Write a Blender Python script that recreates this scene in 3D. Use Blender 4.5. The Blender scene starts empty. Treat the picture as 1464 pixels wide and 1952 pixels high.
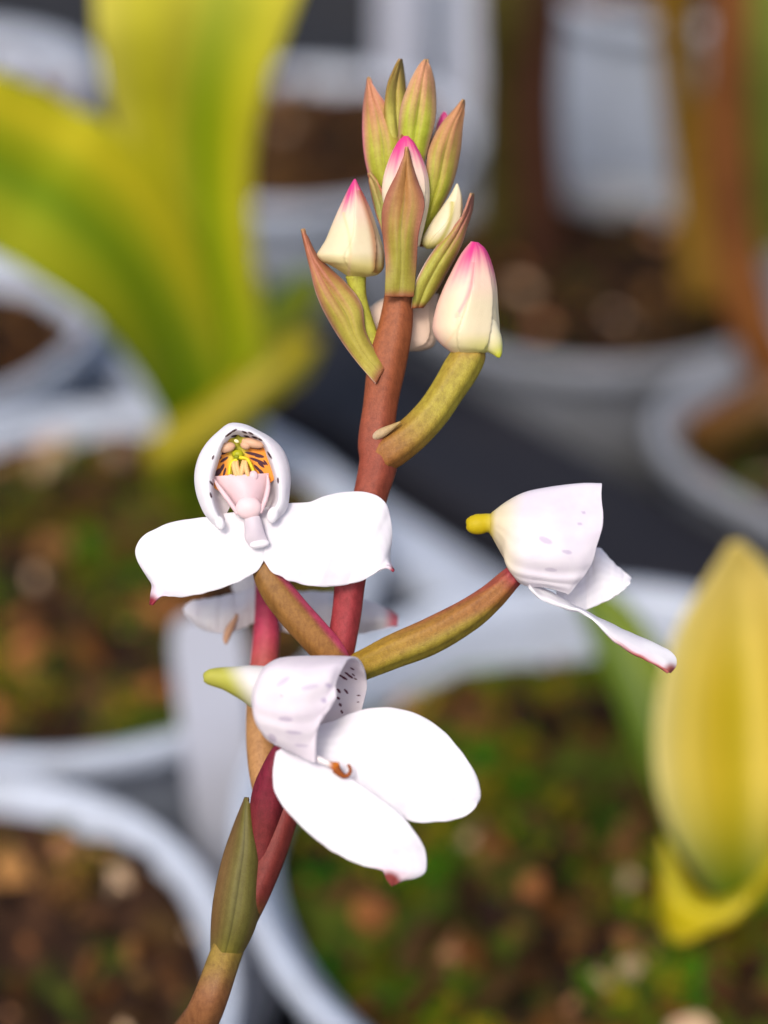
import bpy, math, random
from mathutils import Vector, noise

random.seed(7)
scene = bpy.context.scene
COL = scene.collection

# ------------------------------------------------------------------ camera, sky, sun, exposure
CM = 0.01                       # everything below is authored in centimetres
PITCH = math.radians(35.0)      # the camera looks down at the bench
FOCUS = 22.0                    # cm from the lens to the flower spike
K = 150.0                       # photo pixels per cm at the flower spike
BENCH = 9.0                     # soil level above the bench, cm
CAMZ = 26.0 + BENCH             # camera above the bench, cm

cam = bpy.data.cameras.new('camera')
cam_o = bpy.data.objects.new('camera', cam)
COL.objects.link(cam_o)
cam_o.location = (0, 0, CAMZ * CM)
cam_o.rotation_euler = (math.pi / 2 - PITCH, 0, 0)
cam.sensor_fit = 'VERTICAL'
cam.sensor_height = 24.0
cam.lens = 12.0 / (976.0 / K / FOCUS)
cam.clip_start = 0.01
cam.clip_end = 50.0
cam.dof.use_dof = True
cam.dof.focus_distance = (FOCUS - 0.25) * CM
cam.dof.aperture_fstop = cam.lens / 10.5
cam.dof.aperture_blades = 0
scene.camera = cam_o

SUN_EL, SUN_AZ = math.radians(54), math.radians(205)   # azimuth clockwise from +Y
world = bpy.data.worlds.new('World')
scene.world = world
world.use_nodes = True
wn = world.node_tree
bg = wn.nodes['Background']
sky = wn.nodes.new('ShaderNodeTexSky')
sky.sky_type = 'NISHITA'
sky.sun_disc = False
sky.sun_elevation = SUN_EL
sky.sun_rotation = SUN_AZ
sky.air_density = 1.0
sky.dust_density = 4.0
sky.ozone_density = 0.6
wn.links.new(sky.outputs[0], bg.inputs[0])
bg.inputs[1].default_value = 0.12

sun = bpy.data.lights.new('sun', 'SUN')
sun.energy = 1.4
sun.angle = math.radians(18)
sun.color = (1.0, 0.95, 0.88)
sun_o = bpy.data.objects.new('sun', sun)
COL.objects.link(sun_o)
sd = Vector((math.sin(SUN_AZ) * math.cos(SUN_EL), math.cos(SUN_AZ) * math.cos(SUN_EL), math.sin(SUN_EL)))
sun_o.rotation_euler = (-sd).to_track_quat('-Z', 'Y').to_euler()
sun_o.location = sd * 2

scene.view_settings.view_transform = 'Standard'
scene.view_settings.look = 'None'
scene.view_settings.gamma = 1.0
scene.view_settings.exposure = 0.84
scene.view_settings.use_curve_mapping = False
scene.render.engine = 'CYCLES'
scene.cycles.use_denoising = True
scene.cycles.max_bounces = 8
scene.cycles.diffuse_bounces = 4
scene.cycles.transmission_bounces = 6

# ------------------------------------------------------------------ geometry helpers
SP, CP = math.sin(PITCH), math.cos(PITCH)


def W(p):
    """spike space (photo px, photo px, px towards the lens) -> world cm"""
    px, py, w = p
    d = FOCUS - w / K
    x = (px - 732.0) / K * d / FOCUS
    y = -(py - 976.0) / K * d / FOCUS
    return Vector((x, d * CP + y * SP, CAMZ - d * SP + y * CP))


def dep(px, py, d):
    return (px, py, (FOCUS - d) * K)


def s2l(c):
    return tuple(((v / 255.0) / 12.92 if v <= 10 else (((v / 255.0) + 0.055) / 1.055) ** 2.4) for v in c)


def mix(a, b, t):
    t = max(0.0, min(1.0, t))
    return tuple(x + (y - x) * t for x, y in zip(a, b))


def sm(a, b, x):
    t = max(0.0, min(1.0, (x - a) / (b - a)))
    return t * t * (3 - 2 * t)


def cr(pts, t):
    """Catmull-Rom through a list of tuples, t in 0..1"""
    n = len(pts) - 1
    if n == 0:
        return pts[0]
    f = t * n
    i = min(int(f), n - 1)
    f -= i
    p1, p2 = pts[i], pts[i + 1]
    p0 = pts[i - 1] if i > 0 else tuple(2 * a - b for a, b in zip(p1, p2))
    p3 = pts[i + 2] if i + 2 <= n else tuple(2 * b - a for a, b in zip(p1, p2))
    return tuple(0.5 * (2 * b + (c - a) * f + (2 * a - 5 * b + 4 * c - d) * f * f + (-a + 3 * b - 3 * c + d) * f ** 3)
                 for a, b, c, d in zip(p0, p1, p2, p3))


def by_length(pts, n, dims=2):
    """resample a polyline (splined) to n points at equal arc length"""
    m = 40 * (len(pts) - 1)
    fine = [cr(pts, i / m) for i in range(m + 1)]
    L = [0.0]
    for a, b in zip(fine, fine[1:]):
        L.append(L[-1] + math.sqrt(sum((x - y) ** 2 for x, y in zip(a[:dims], b[:dims]))))
    out, j = [], 0
    for i in range(n):
        t = L[-1] * i / (n - 1)
        while j < m - 1 and L[j + 1] < t:
            j += 1
        s = (t - L[j]) / max(1e-9, L[j + 1] - L[j])
        out.append(tuple(a + (b - a) * max(0, min(1, s)) for a, b in zip(fine[j], fine[j + 1])))
    return out


class MB:
    """collects vertices (world cm) and faces with a colour per vertex"""

    def __init__(self):
        self.v, self.f, self.c = [], [], []

    def grid(self, rows, colours, close=False, capa=False, capb=False):
        b = len(self.v)
        n, m = len(rows), len(rows[0])
        for r, cc in zip(rows, colours):
            self.v.extend(r)
            self.c.extend(cc)
        mm = m if close else m - 1
        for i in range(n - 1):
            for j in range(mm):
                k = (j + 1) % m
                self.f.append((b + i * m + j, b + i * m + k, b + (i + 1) * m + k, b + (i + 1) * m + j))
        if capa:
            self.f.append(tuple(b + j for j in range(m))[::-1])
        if capb:
            self.f.append(tuple(b + (n - 1) * m + j for j in range(m)))

    def build(self, name, mat, parent=None, thick=0.0, origin=None, smooth=True):
        o0 = Vector(parent['_o']) if parent is not None and '_o' in parent else (Vector(origin) if origin is not None else Vector((0, 0, 0)))
        me = bpy.data.meshes.new(name)
        me.from_pydata([(v - o0) * CM for v in self.v], [], self.f)
        me.validate()
        at = me.color_attributes.new('tint', 'FLOAT_COLOR', 'POINT')
        flat = []
        for c in self.c:
            flat.extend((c[0], c[1], c[2], 1.0))
        at.data.foreach_set('color', flat)
        if smooth:
            me.polygons.foreach_set('use_smooth', [True] * len(me.polygons))
        me.materials.append(mat)
        o = bpy.data.objects.new(name, me)
        COL.objects.link(o)
        if parent is not None:
            o.parent = parent
            o['_o'] = list(o0)
        else:
            o.location = o0 * CM
        if thick:
            md = o.modifiers.new('thickness', 'SOLIDIFY')
            md.thickness = thick * CM
            md.offset = 0.0
        return o


def const(c):
    return lambda u, v, p: c


def net(mb, ctrl, nu, nv, colour, close=False, conv=W, capa=False, capb=False, post=None):
    """smooth surface through a net of control points; rows along u, columns along v"""
    if close:
        ctrl = [list(r) for r in ctrl]
    rows, cols = [], []
    for i in range(nu + 1):
        u = i / nu
        line = [cr([r[j] for r in ctrl], u) for j in range(len(ctrl[0]))]
        if close:
            m = len(line)
            ext = line + line[:1]
            pts = []
            for j in range(nv):
                f = j / nv * m
                k = int(f)
                f -= k
                a, b, c, d = line[(k - 1) % m], line[k % m], line[(k + 1) % m], line[(k + 2) % m]
                pts.append(tuple(0.5 * (2 * B + (C - A) * f + (2 * A - 5 * B + 4 * C - D_) * f * f + (-A + 3 * B - 3 * C + D_) * f ** 3)
                                 for A, B, C, D_ in zip(a, b, c, d)))
        else:
            pts = [cr(line, j / nv) for j in range(nv + 1)]
        if post:
            pts = [post(u, j / nv, p, line) for j, p in enumerate(pts)]
        rows.append([conv(p) for p in pts])
        cols.append([colour(u, j / nv, p) for j, p in enumerate(pts)])
    mb.grid(rows, cols, close=close, capa=capa, capb=capb)


def sheet(mb, ea, eb, colour, bulge=0.0, w=None, nu=70, nv=26, nctrl=16, ripple=0.0, shape=0.6, seed=0, fold=0.0):
    """blade between two edge curves; edges are (px,py[,w]); bulge lifts the middle"""
    fx = lambda p, w0: p if len(p) == 3 else (p[0], p[1], w0)
    wa, wb = w if w else (0, 0)
    A = by_length([fx(p, wa) for p in ea], nctrl)
    B = by_length([fx(p, wb) for p in eb], nctrl)
    if nctrl >= 20:                      # petals: edges slightly uneven, as grown
        jit = lambda E, q: [(p[0] + 2.2 * noise.noise(Vector((i * 0.9, q, seed))), p[1] + 2.2 * noise.noise(Vector((i * 0.9, q + 7, seed))), p[2] + 5 * noise.noise(Vector((i * 0.55, q + 13, seed))))
                            if 0 < i < len(E) - 1 else p for i, p in enumerate(E)]
        A, B = jit(A, 1.3), jit(B, 4.1)
    ctrl = []
    for i, (a, b) in enumerate(zip(A, B)):
        t = i / (nctrl - 1)
        row = []
        for j in range(9):
            s = j / 8
            q = tuple(x + (y - x) * s for x, y in zip(a, b))
            k = (1 - (2 * s - 1) ** 2) * bulge * max(0.0, math.sin(math.pi * min(1, 0.08 + t * 0.92))) ** shape
            k -= fold * max(0, 1 - abs(2 * s - 1) * 3.0) * math.sin(math.pi * t) ** 0.5
            if ripple:
                k += ripple * math.sin(t * 9 + seed + 2.3 * s) * abs(2 * s - 1) ** 1.5
                k += ripple * 0.6 * noise.noise(Vector((t * 4 + seed, s * 3, seed * 1.7)))
            row.append((q[0], q[1], q[2] + k))
        ctrl.append(row)
    net(mb, ctrl, nu, nv, colour)


def solid(mb, L, R, colour, w=0.0, ratio=0.9, nu=120, nv=140, nctrl=16, dw=0.0, ridge=0.0, laps=()):
    """closed body (bud, bulb) between two outline curves"""
    A, B = by_length(L, nctrl), by_length(R, nctrl)
    ctrl = []
    for i, (a, b) in enumerate(zip(A, B)):
        c = ((a[0] + b[0]) / 2, (a[1] + b[1]) / 2)
        h = ((b[0] - a[0]) / 2, (b[1] - a[1]) / 2)
        r = math.hypot(*h) * ratio
        row = []
        for j in range(12):
            th = 2 * math.pi * j / 12
            g = 1 + ridge * math.cos(3 * th + 0.9)
            row.append((c[0] + h[0] * math.cos(th), c[1] + h[1] * math.cos(th), w + dw * i / (nctrl - 1) + r * g * math.sin(th)))
        ctrl.append(row)

    def lap(u, v, p, line):
        """each lap is the edge of an outer sepal: the skin steps down just past it"""
        n = len(line)
        c = tuple(sum(q[k] for q in line) / n for k in range(3))
        g = 1.0
        for (va, vb, d, side) in laps:
            x = (v - (va + (vb - va) * u + 0.012 * math.sin(9 * u))) * side
            if x > 0:
                g -= d * sm(0.0, 0.012, x) * (1 - sm(0.02, 0.22, x))
            else:
                g += d * 0.5 * (1 - sm(0.0, 0.06, -x))
        return tuple(a + (b - a) * g for a, b in zip(c, p))
    net(mb, ctrl, nu, nv, colour, close=True, capa=True, capb=True, post=lap if laps else None)


def tube(mb, pts, colour, nu=60, nv=24, ratio=1.0, conv=W, twist=0.0, grooves=0, gd=0.0):
    """round limb along (px,py,w,r)"""
    rows, cols = [], []
    prev = None
    for i in range(nu + 1):
        u = i / nu
        p = cr(pts, u)
        q0, q1 = cr(pts, max(0, u - 0.01)), cr(pts, min(1, u + 0.01))
        t = Vector((q1[0] - q0[0], q1[1] - q0[1], q1[2] - q0[2])).normalized()
        ref = Vector((0, 0, 1)) if abs(t.z) < 0.9 else Vector((1, 0, 0))
        a = t.cross(ref).normalized()
        if prev is not None and a.dot(prev) < 0:
            a = -a
        prev = a
        b = a.cross(t).normalized()
        r = max(0.3, p[3])
        row, cc = [], []
        for j in range(nv):
            th = 2 * math.pi * j / nv + twist * u
            g = r * (1 + gd * math.cos(grooves * th)) if grooves else r
            q = (p[0] + g * (a.x * math.cos(th) + b.x * math.sin(th) * ratio),
                 p[1] + g * (a.y * math.cos(th) + b.y * math.sin(th) * ratio),
                 p[2] + g * (a.z * math.cos(th) + b.z * math.sin(th) * ratio))
            row.append(conv(q))
            cc.append(colour(u, j / nv, q))
        rows.append(row)
        cols.append(cc)
    mb.grid(rows, cols, close=True, capa=True, capb=True)


def blob(mb, c, rx, ry, rw, colour, rot=0.0, n=14):
    """ellipsoid in spike space"""
    rows, cols = [], []
    for i in range(n + 1):
        ph = math.pi * (0.02 + 0.96 * i / n)
        row, cc = [], []
        for j in range(2 * n):
            th = 2 * math.pi * j / (2 * n)
            x, y, z = rx * math.sin(ph) * math.cos(th), ry * math.cos(ph), rw * math.sin(ph) * math.sin(th)
            q = (c[0] + x * math.cos(rot) - y * math.sin(rot), c[1] + x * math.sin(rot) + y * math.cos(rot), c[2] + z)
            row.append(W(q))
            cc.append(colour(i / n, j / (2 * n), q))
        rows.append(row)
        cols.append(cc)
    mb.grid(rows, cols, close=True, capa=True, capb=True)


def tag(o, label=None, cat=None, group=None, kind=None):
    if label: o['label'] = label
    if cat: o['category'] = cat
    if group: o['group'] = group
    if kind: o['kind'] = kind
    return o


def thing(name, loc, label, cat, group=None):
    o = bpy.data.objects.new(name, None)
    COL.objects.link(o)
    o.empty_display_size = 0.01
    o.location = Vector(loc) * CM
    o['_o'] = list(loc)
    return tag(o, label, cat, group)


# ------------------------------------------------------------------ materials
def mat_base(name):
    m = bpy.data.materials.new(name)
    m.use_nodes = True
    nt = m.node_tree
    nt.nodes.clear()
    return m, nt, nt.nodes, nt.links


def plant_mat(name, mottle=0.2, mscale=1500.0, rough=0.5, transl=0.0, bump=0.15, bscale=5000.0, spec=0.4, sss=0.0, dark=(0.5, 0.4, 0.35), veins=0.0):
    """tissue: tint attribute broken up by two sizes of mottling, fine cell bump, light shining through"""
    m, nt, N, L = mat_base(name)
    out = N.new('ShaderNodeOutputMaterial')
    pb = N.new('ShaderNodeBsdfPrincipled')
    at = N.new('ShaderNodeAttribute'); at.attribute_name = 'tint'
    tc = N.new('ShaderNodeTexCoord')
    n1 = N.new('ShaderNodeTexNoise'); n1.inputs['Scale'].default_value = mscale; n1.inputs['Detail'].default_value = 4
    n2 = N.new('ShaderNodeTexNoise'); n2.inputs['Scale'].default_value = mscale * 0.22; n2.inputs['Detail'].default_value = 3
    L.new(tc.outputs['Object'], n1.inputs['Vector']); L.new(tc.outputs['Object'], n2.inputs['Vector'])
    ad = N.new('ShaderNodeMath'); ad.operation = 'ADD'
    L.new(n1.outputs['Fac'], ad.inputs[0]); L.new(n2.outputs['Fac'], ad.inputs[1])
    mr = N.new('ShaderNodeMapRange')
    mr.inputs['From Min'].default_value = 0.8; mr.inputs['From Max'].default_value = 1.25
    mr.inputs['To Min'].default_value = 0.0; mr.inputs['To Max'].default_value = mottle
    L.new(ad.outputs[0], mr.inputs['Value'])
    mx = N.new('ShaderNodeMix'); mx.data_type = 'RGBA'; mx.blend_type = 'MULTIPLY'
    L.new(mr.outputs[0], mx.inputs['Factor'])
    L.new(at.outputs['Color'], mx.inputs['A'])
    mx.inputs['B'].default_value = (*dark, 1)
    L.new(mx.outputs['Result'], pb.inputs['Base Color'])
    pb.inputs['Roughness'].default_value = rough
    pb.inputs['Specular IOR Level'].default_value = spec
    if sss:
        pb.inputs['Subsurface Weight'].default_value = sss
        pb.inputs['Subsurface Radius'].default_value = (1.0, 0.6, 0.4)
        pb.inputs['Subsurface Scale'].default_value = 0.0008
    if veins:
        wv = N.new('ShaderNodeTexNoise'); wv.inputs['Scale'].default_value = 700; wv.inputs['Detail'].default_value = 2
        mp = N.new('ShaderNodeMapping'); mp.inputs['Scale'].default_value = (3.0, 3.0, 0.35)
        L.new(tc.outputs['Object'], mp.inputs['Vector']); L.new(mp.outputs[0], wv.inputs['Vector'])
        vr = N.new('ShaderNodeMapRange'); vr.inputs['From Min'].default_value = 0.45; vr.inputs['From Max'].default_value = 0.65
        vr.inputs['To Max'].default_value = veins
        L.new(wv.outputs['Fac'], vr.inputs['Value'])
        mv = N.new('ShaderNodeMix'); mv.data_type = 'RGBA'; mv.blend_type = 'MULTIPLY'
        L.new(vr.outputs[0], mv.inputs['Factor']); L.new(mx.outputs['Result'], mv.inputs['A']); mv.inputs['B'].default_value = (0.45, 0.35, 0.3, 1)
        L.new(mv.outputs['Result'], pb.inputs['Base Color'])
    if bump:
        n3 = N.new('ShaderNodeTexNoise'); n3.inputs['Scale'].default_value = bscale; n3.inputs['Detail'].default_value = 3
        L.new(tc.outputs['Object'], n3.inputs['Vector'])
        bp = N.new('ShaderNodeBump'); bp.inputs['Strength'].default_value = bump; bp.inputs['Distance'].default_value = 0.0002
        L.new(n3.outputs['Fac'], bp.inputs['Height'])
        L.new(bp.outputs[0], pb.inputs['Normal'])
    last = pb.outputs[0]
    if transl:
        tr = N.new('ShaderNodeBsdfTranslucent')
        L.new(mx.outputs['Result'], tr.inputs['Color'])
        ms = N.new('ShaderNodeMixShader'); ms.inputs[0].default_value = transl
        L.new(pb.outputs[0], ms.inputs[1]); L.new(tr.outputs[0], ms.inputs[2])
        last = ms.outputs[0]
    L.new(last, out.inputs['Surface'])
    return m


M_PETAL = plant_mat('petal_tissue', mottle=0.45, mscale=480, rough=0.55, transl=0.36, bump=0.12, bscale=4500, spec=0.25, dark=(0.84, 0.79, 0.88))
M_BUD = plant_mat('bud_tissue', mottle=0.12, mscale=1400, rough=0.45, transl=0.12, bump=0.12, spec=0.35, dark=(0.8, 0.7, 0.6))
M_STEM = plant_mat('stem_skin', mottle=0.45, mscale=4200, rough=0.58, bump=0.3, bscale=5200, spec=0.3, dark=(0.5, 0.42, 0.36), veins=0.30)
M_BRACT = plant_mat('bract_tissue', mottle=0.4, mscale=3600, rough=0.55, transl=0.22, bump=0.25, bscale=5200, spec=0.3, dark=(0.62, 0.52, 0.42))
M_INNER = plant_mat('flower_centre_tissue', mottle=0.12, mscale=1500, rough=0.4, transl=0.12, bump=0.08, spec=0.2, dark=(0.8, 0.7, 0.6))
M_LEAF = plant_mat('broad_leaf_tissue', mottle=0.25, mscale=120, rough=0.42, transl=0.45, bump=0.1, bscale=900, spec=0.35, dark=(0.7, 0.72, 0.5))
M_DRY = plant_mat('dry_stalk_tissue', mottle=0.7, mscale=160, rough=0.7, transl=0.05, bump=0.3, bscale=700, spec=0.2, dark=(0.4, 0.35, 0.3))
M_BARK = plant_mat('bark_and_moss_bits', mottle=0.5, mscale=260, rough=0.8, bump=0.5, bscale=900, spec=0.08, dark=(0.4, 0.35, 0.3))


def plastic(name, col, rough=0.4, dirt=(0.5, 0.47, 0.42), dirtiness=0.5, transl=0.0, scale=40.0, spec=0.4):
    m, nt, N, L = mat_base(name)
    out = N.new('ShaderNodeOutputMaterial')
    pb = N.new('ShaderNodeBsdfPrincipled')
    tc = N.new('ShaderNodeTexCoord')
    n1 = N.new('ShaderNodeTexNoise'); n1.inputs['Scale'].default_value = scale; n1.inputs['Detail'].default_value = 6; n1.inputs['Roughness'].default_value = 0.65
    L.new(tc.outputs['Object'], n1.inputs['Vector'])
    rp = N.new('ShaderNodeMapRange')
    rp.inputs['From Min'].default_value = 0.5; rp.inputs['From Max'].default_value = 0.8
    rp.inputs['To Max'].default_value = dirtiness
    L.new(n1.outputs['Fac'], rp.inputs['Value'])
    mx = N.new('ShaderNodeMix'); mx.data_type = 'RGBA'
    L.new(rp.outputs[0], mx.inputs['Factor'])
    mx.inputs['A'].default_value = (*col, 1); mx.inputs['B'].default_value = (*dirt, 1)
    L.new(mx.outputs['Result'], pb.inputs['Base Color'])
    pb.inputs['Specular IOR Level'].default_value = spec
    r2 = N.new('ShaderNodeMapRange'); r2.inputs['To Min'].default_value = rough * 0.75; r2.inputs['To Max'].default_value = rough * 1.4
    L.new(n1.outputs['Fac'], r2.inputs['Value']); L.new(r2.outputs[0], pb.inputs['Roughness'])
    last = pb.outputs[0]
    if transl:
        tr = N.new('ShaderNodeBsdfTranslucent')
        L.new(mx.outputs['Result'], tr.inputs['Color'])
        ms = N.new('ShaderNodeMixShader'); ms.inputs[0].default_value = transl
        L.new(pb.outputs[0], ms.inputs[1]); L.new(tr.outputs[0], ms.inputs[2])
        last = ms.outputs[0]
    L.new(last, out.inputs['Surface'])
    return m


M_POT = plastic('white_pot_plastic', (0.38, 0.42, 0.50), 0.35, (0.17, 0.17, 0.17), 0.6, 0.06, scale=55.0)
M_SHADEPOT = plastic('shaded_pot_plastic', (0.20, 0.21, 0.235), 0.45, (0.10, 0.10, 0.08), 0.7, 0.04, scale=55.0)  # white pot plastic with shade put into its colour, for two pots
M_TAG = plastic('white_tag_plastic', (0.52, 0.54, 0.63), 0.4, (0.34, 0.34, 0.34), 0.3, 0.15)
M_BLACK = plastic('black_rail_plastic', (0.012, 0.012, 0.016), 0.5, (0.025, 0.022, 0.024), 0.5, 0.0, 30, spec=0.16)
M_BENCH = plastic('dark_bench_surface', (0.02, 0.02, 0.022), 0.6, (0.04, 0.032, 0.026), 0.8, 0.0, 15, spec=0.05)


def soil_mat(name, moss, dark=1.0):
    m, nt, N, L = mat_base(name)
    out = N.new('ShaderNodeOutputMaterial')
    pb = N.new('ShaderNodeBsdfPrincipled')
    tc = N.new('ShaderNodeTexCoord')
    n1 = N.new('ShaderNodeTexNoise'); n1.inputs['Scale'].default_value = 130; n1.inputs['Detail'].default_value = 6
    n2 = N.new('ShaderNodeTexNoise'); n2.inputs['Scale'].default_value = 45; n2.inputs['Detail'].default_value = 4
    for n in (n1, n2):
        L.new(tc.outputs['Object'], n.inputs['Vector'])
    cr1 = N.new('ShaderNodeValToRGB')
    e = cr1.color_ramp.elements
    e[0].position = 0.35; e[0].color = (0.012, 0.007, 0.005, 1)
    e[1].position = 0.75; e[1].color = (0.10, 0.045, 0.02, 1)
    k = e.new(0.55); k.color = (0.035, 0.017, 0.010, 1)
    L.new(n1.outputs['Fac'], cr1.inputs[0])
    cr2 = N.new('ShaderNodeValToRGB')
    e = cr2.color_ramp.elements
    e[0].position = 0.3; e[0].color = (0.015, 0.035, 0.004, 1)
    e[1].position = 0.75; e[1].color = (0.10, 0.12, 0.012, 1)
    L.new(n1.outputs['Fac'], cr2.inputs[0])
    mr = N.new('ShaderNodeMapRange')
    c = 0.72 - 0.42 * moss
    mr.inputs['From Min'].default_value = c - 0.05; mr.inputs['From Max'].default_value = c + 0.05
    L.new(n2.outputs['Fac'], mr.inputs['Value'])
    for ramp in (cr1, cr2):
        for q in ramp.color_ramp.elements:
            q.color = (q.color[0] * dark, q.color[1] * dark, q.color[2] * dark, 1)
    mx = N.new('ShaderNodeMix'); mx.data_type = 'RGBA'
    L.new(mr.outputs[0], mx.inputs['Factor'])
    L.new(cr1.outputs[0], mx.inputs['A']); L.new(cr2.outputs[0], mx.inputs['B'])
    L.new(mx.outputs['Result'], pb.inputs['Base Color'])
    pb.inputs['Roughness'].default_value = 0.9
    pb.inputs['Specular IOR Level'].default_value = 0.06
    bp = N.new('ShaderNodeBump'); bp.inputs['Strength'].default_value = 0.8; bp.inputs['Distance'].default_value = 0.002
    L.new(n1.outputs['Fac'], bp.inputs['Height']); L.new(bp.outputs[0], pb.inputs['Normal'])
    L.new(pb.outputs[0], out.inputs['Surface'])
    return m


# ------------------------------------------------------------------ setting: bench, rail, edging strip
def box_along(mb, a, b, half, z0, z1, bev=0.15):
    """bar from a to b (x,y cm) with rounded long edges"""
    d = Vector((b[0] - a[0], b[1] - a[1], 0)).normalized()
    n = Vector((-d.y, d.x, 0))
    prof = [(-half, z0), (-half, z1 - bev), (-half + bev * 0.3, z1 - bev * 0.3), (-half + bev, z1),
            (half - bev, z1), (half - bev * 0.3, z1 - bev * 0.3), (half, z1 - bev), (half, z0)]
    rows = []
    for i in range(13):
        q = Vector((a[0], a[1], 0)).lerp(Vector((b[0], b[1], 0)), i / 12)
        rows.append([q + n * s + Vector((0, 0, z)) for s, z in prof])
    mb.grid(rows, [[(1, 1, 1)] * len(prof)] * len(rows), close=True, capa=True, capb=True)


mb = MB()
g = 12
mb.grid([[Vector((-300 + 600 * i / g, -120 + 600 * j / g, 0)) for j in range(g + 1)] for i in range(g + 1)],
        [[(1, 1, 1)] * (g + 1) for _ in range(g + 1)])
tag(mb.build('bench', M_BENCH), kind='structure')

mb = MB()
box_along(mb, (-10.0, 55.5), (34.0, 6.0), 2.3, 0.0, BENCH - 0.6, 0.5)
tag(mb.build('bench_rail', M_BLACK, smooth=False), 'black plastic rail running diagonally between the rows of white pots', 'rail')
mb = MB()
box_along(mb, (-9.0, 48.15), (4.6, 32.85), 0.95, 0.0, BENCH - 1.1, 0.3)
tag(mb.build('bench_edging', M_POT, smooth=False), 'pale grey edging strip along the lower side of the black rail', 'edging')


# ------------------------------------------------------------------ pots with their soil, bark and moss
def ring(cx, cy, z, r, n=72, sq=2.0, rot=0.0):
    pts = []
    for j in range(n):
        th = 2 * math.pi * j / n
        c, s = math.cos(th), math.sin(th)
        k = (abs(c) ** sq + abs(s) ** sq) ** (-1 / sq)
        a = th + rot
        pts.append(Vector((cx + r * k * math.cos(a), cy + r * k * math.sin(a), BENCH + z)))
    return pts


POT_GROUP = 'white plastic pots standing on the bench'
BROWN = [s2l(c) for c in ((70, 44, 22), (86, 58, 28), (50, 32, 18), (100, 70, 38), (34, 22, 16), (88, 54, 22), (64, 46, 24))]
MOSSC = [s2l(c) for c in ((92, 88, 12), (108, 96, 14), (60, 92, 8), (46, 76, 10), (122, 104, 22), (34, 96, 12))]


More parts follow.
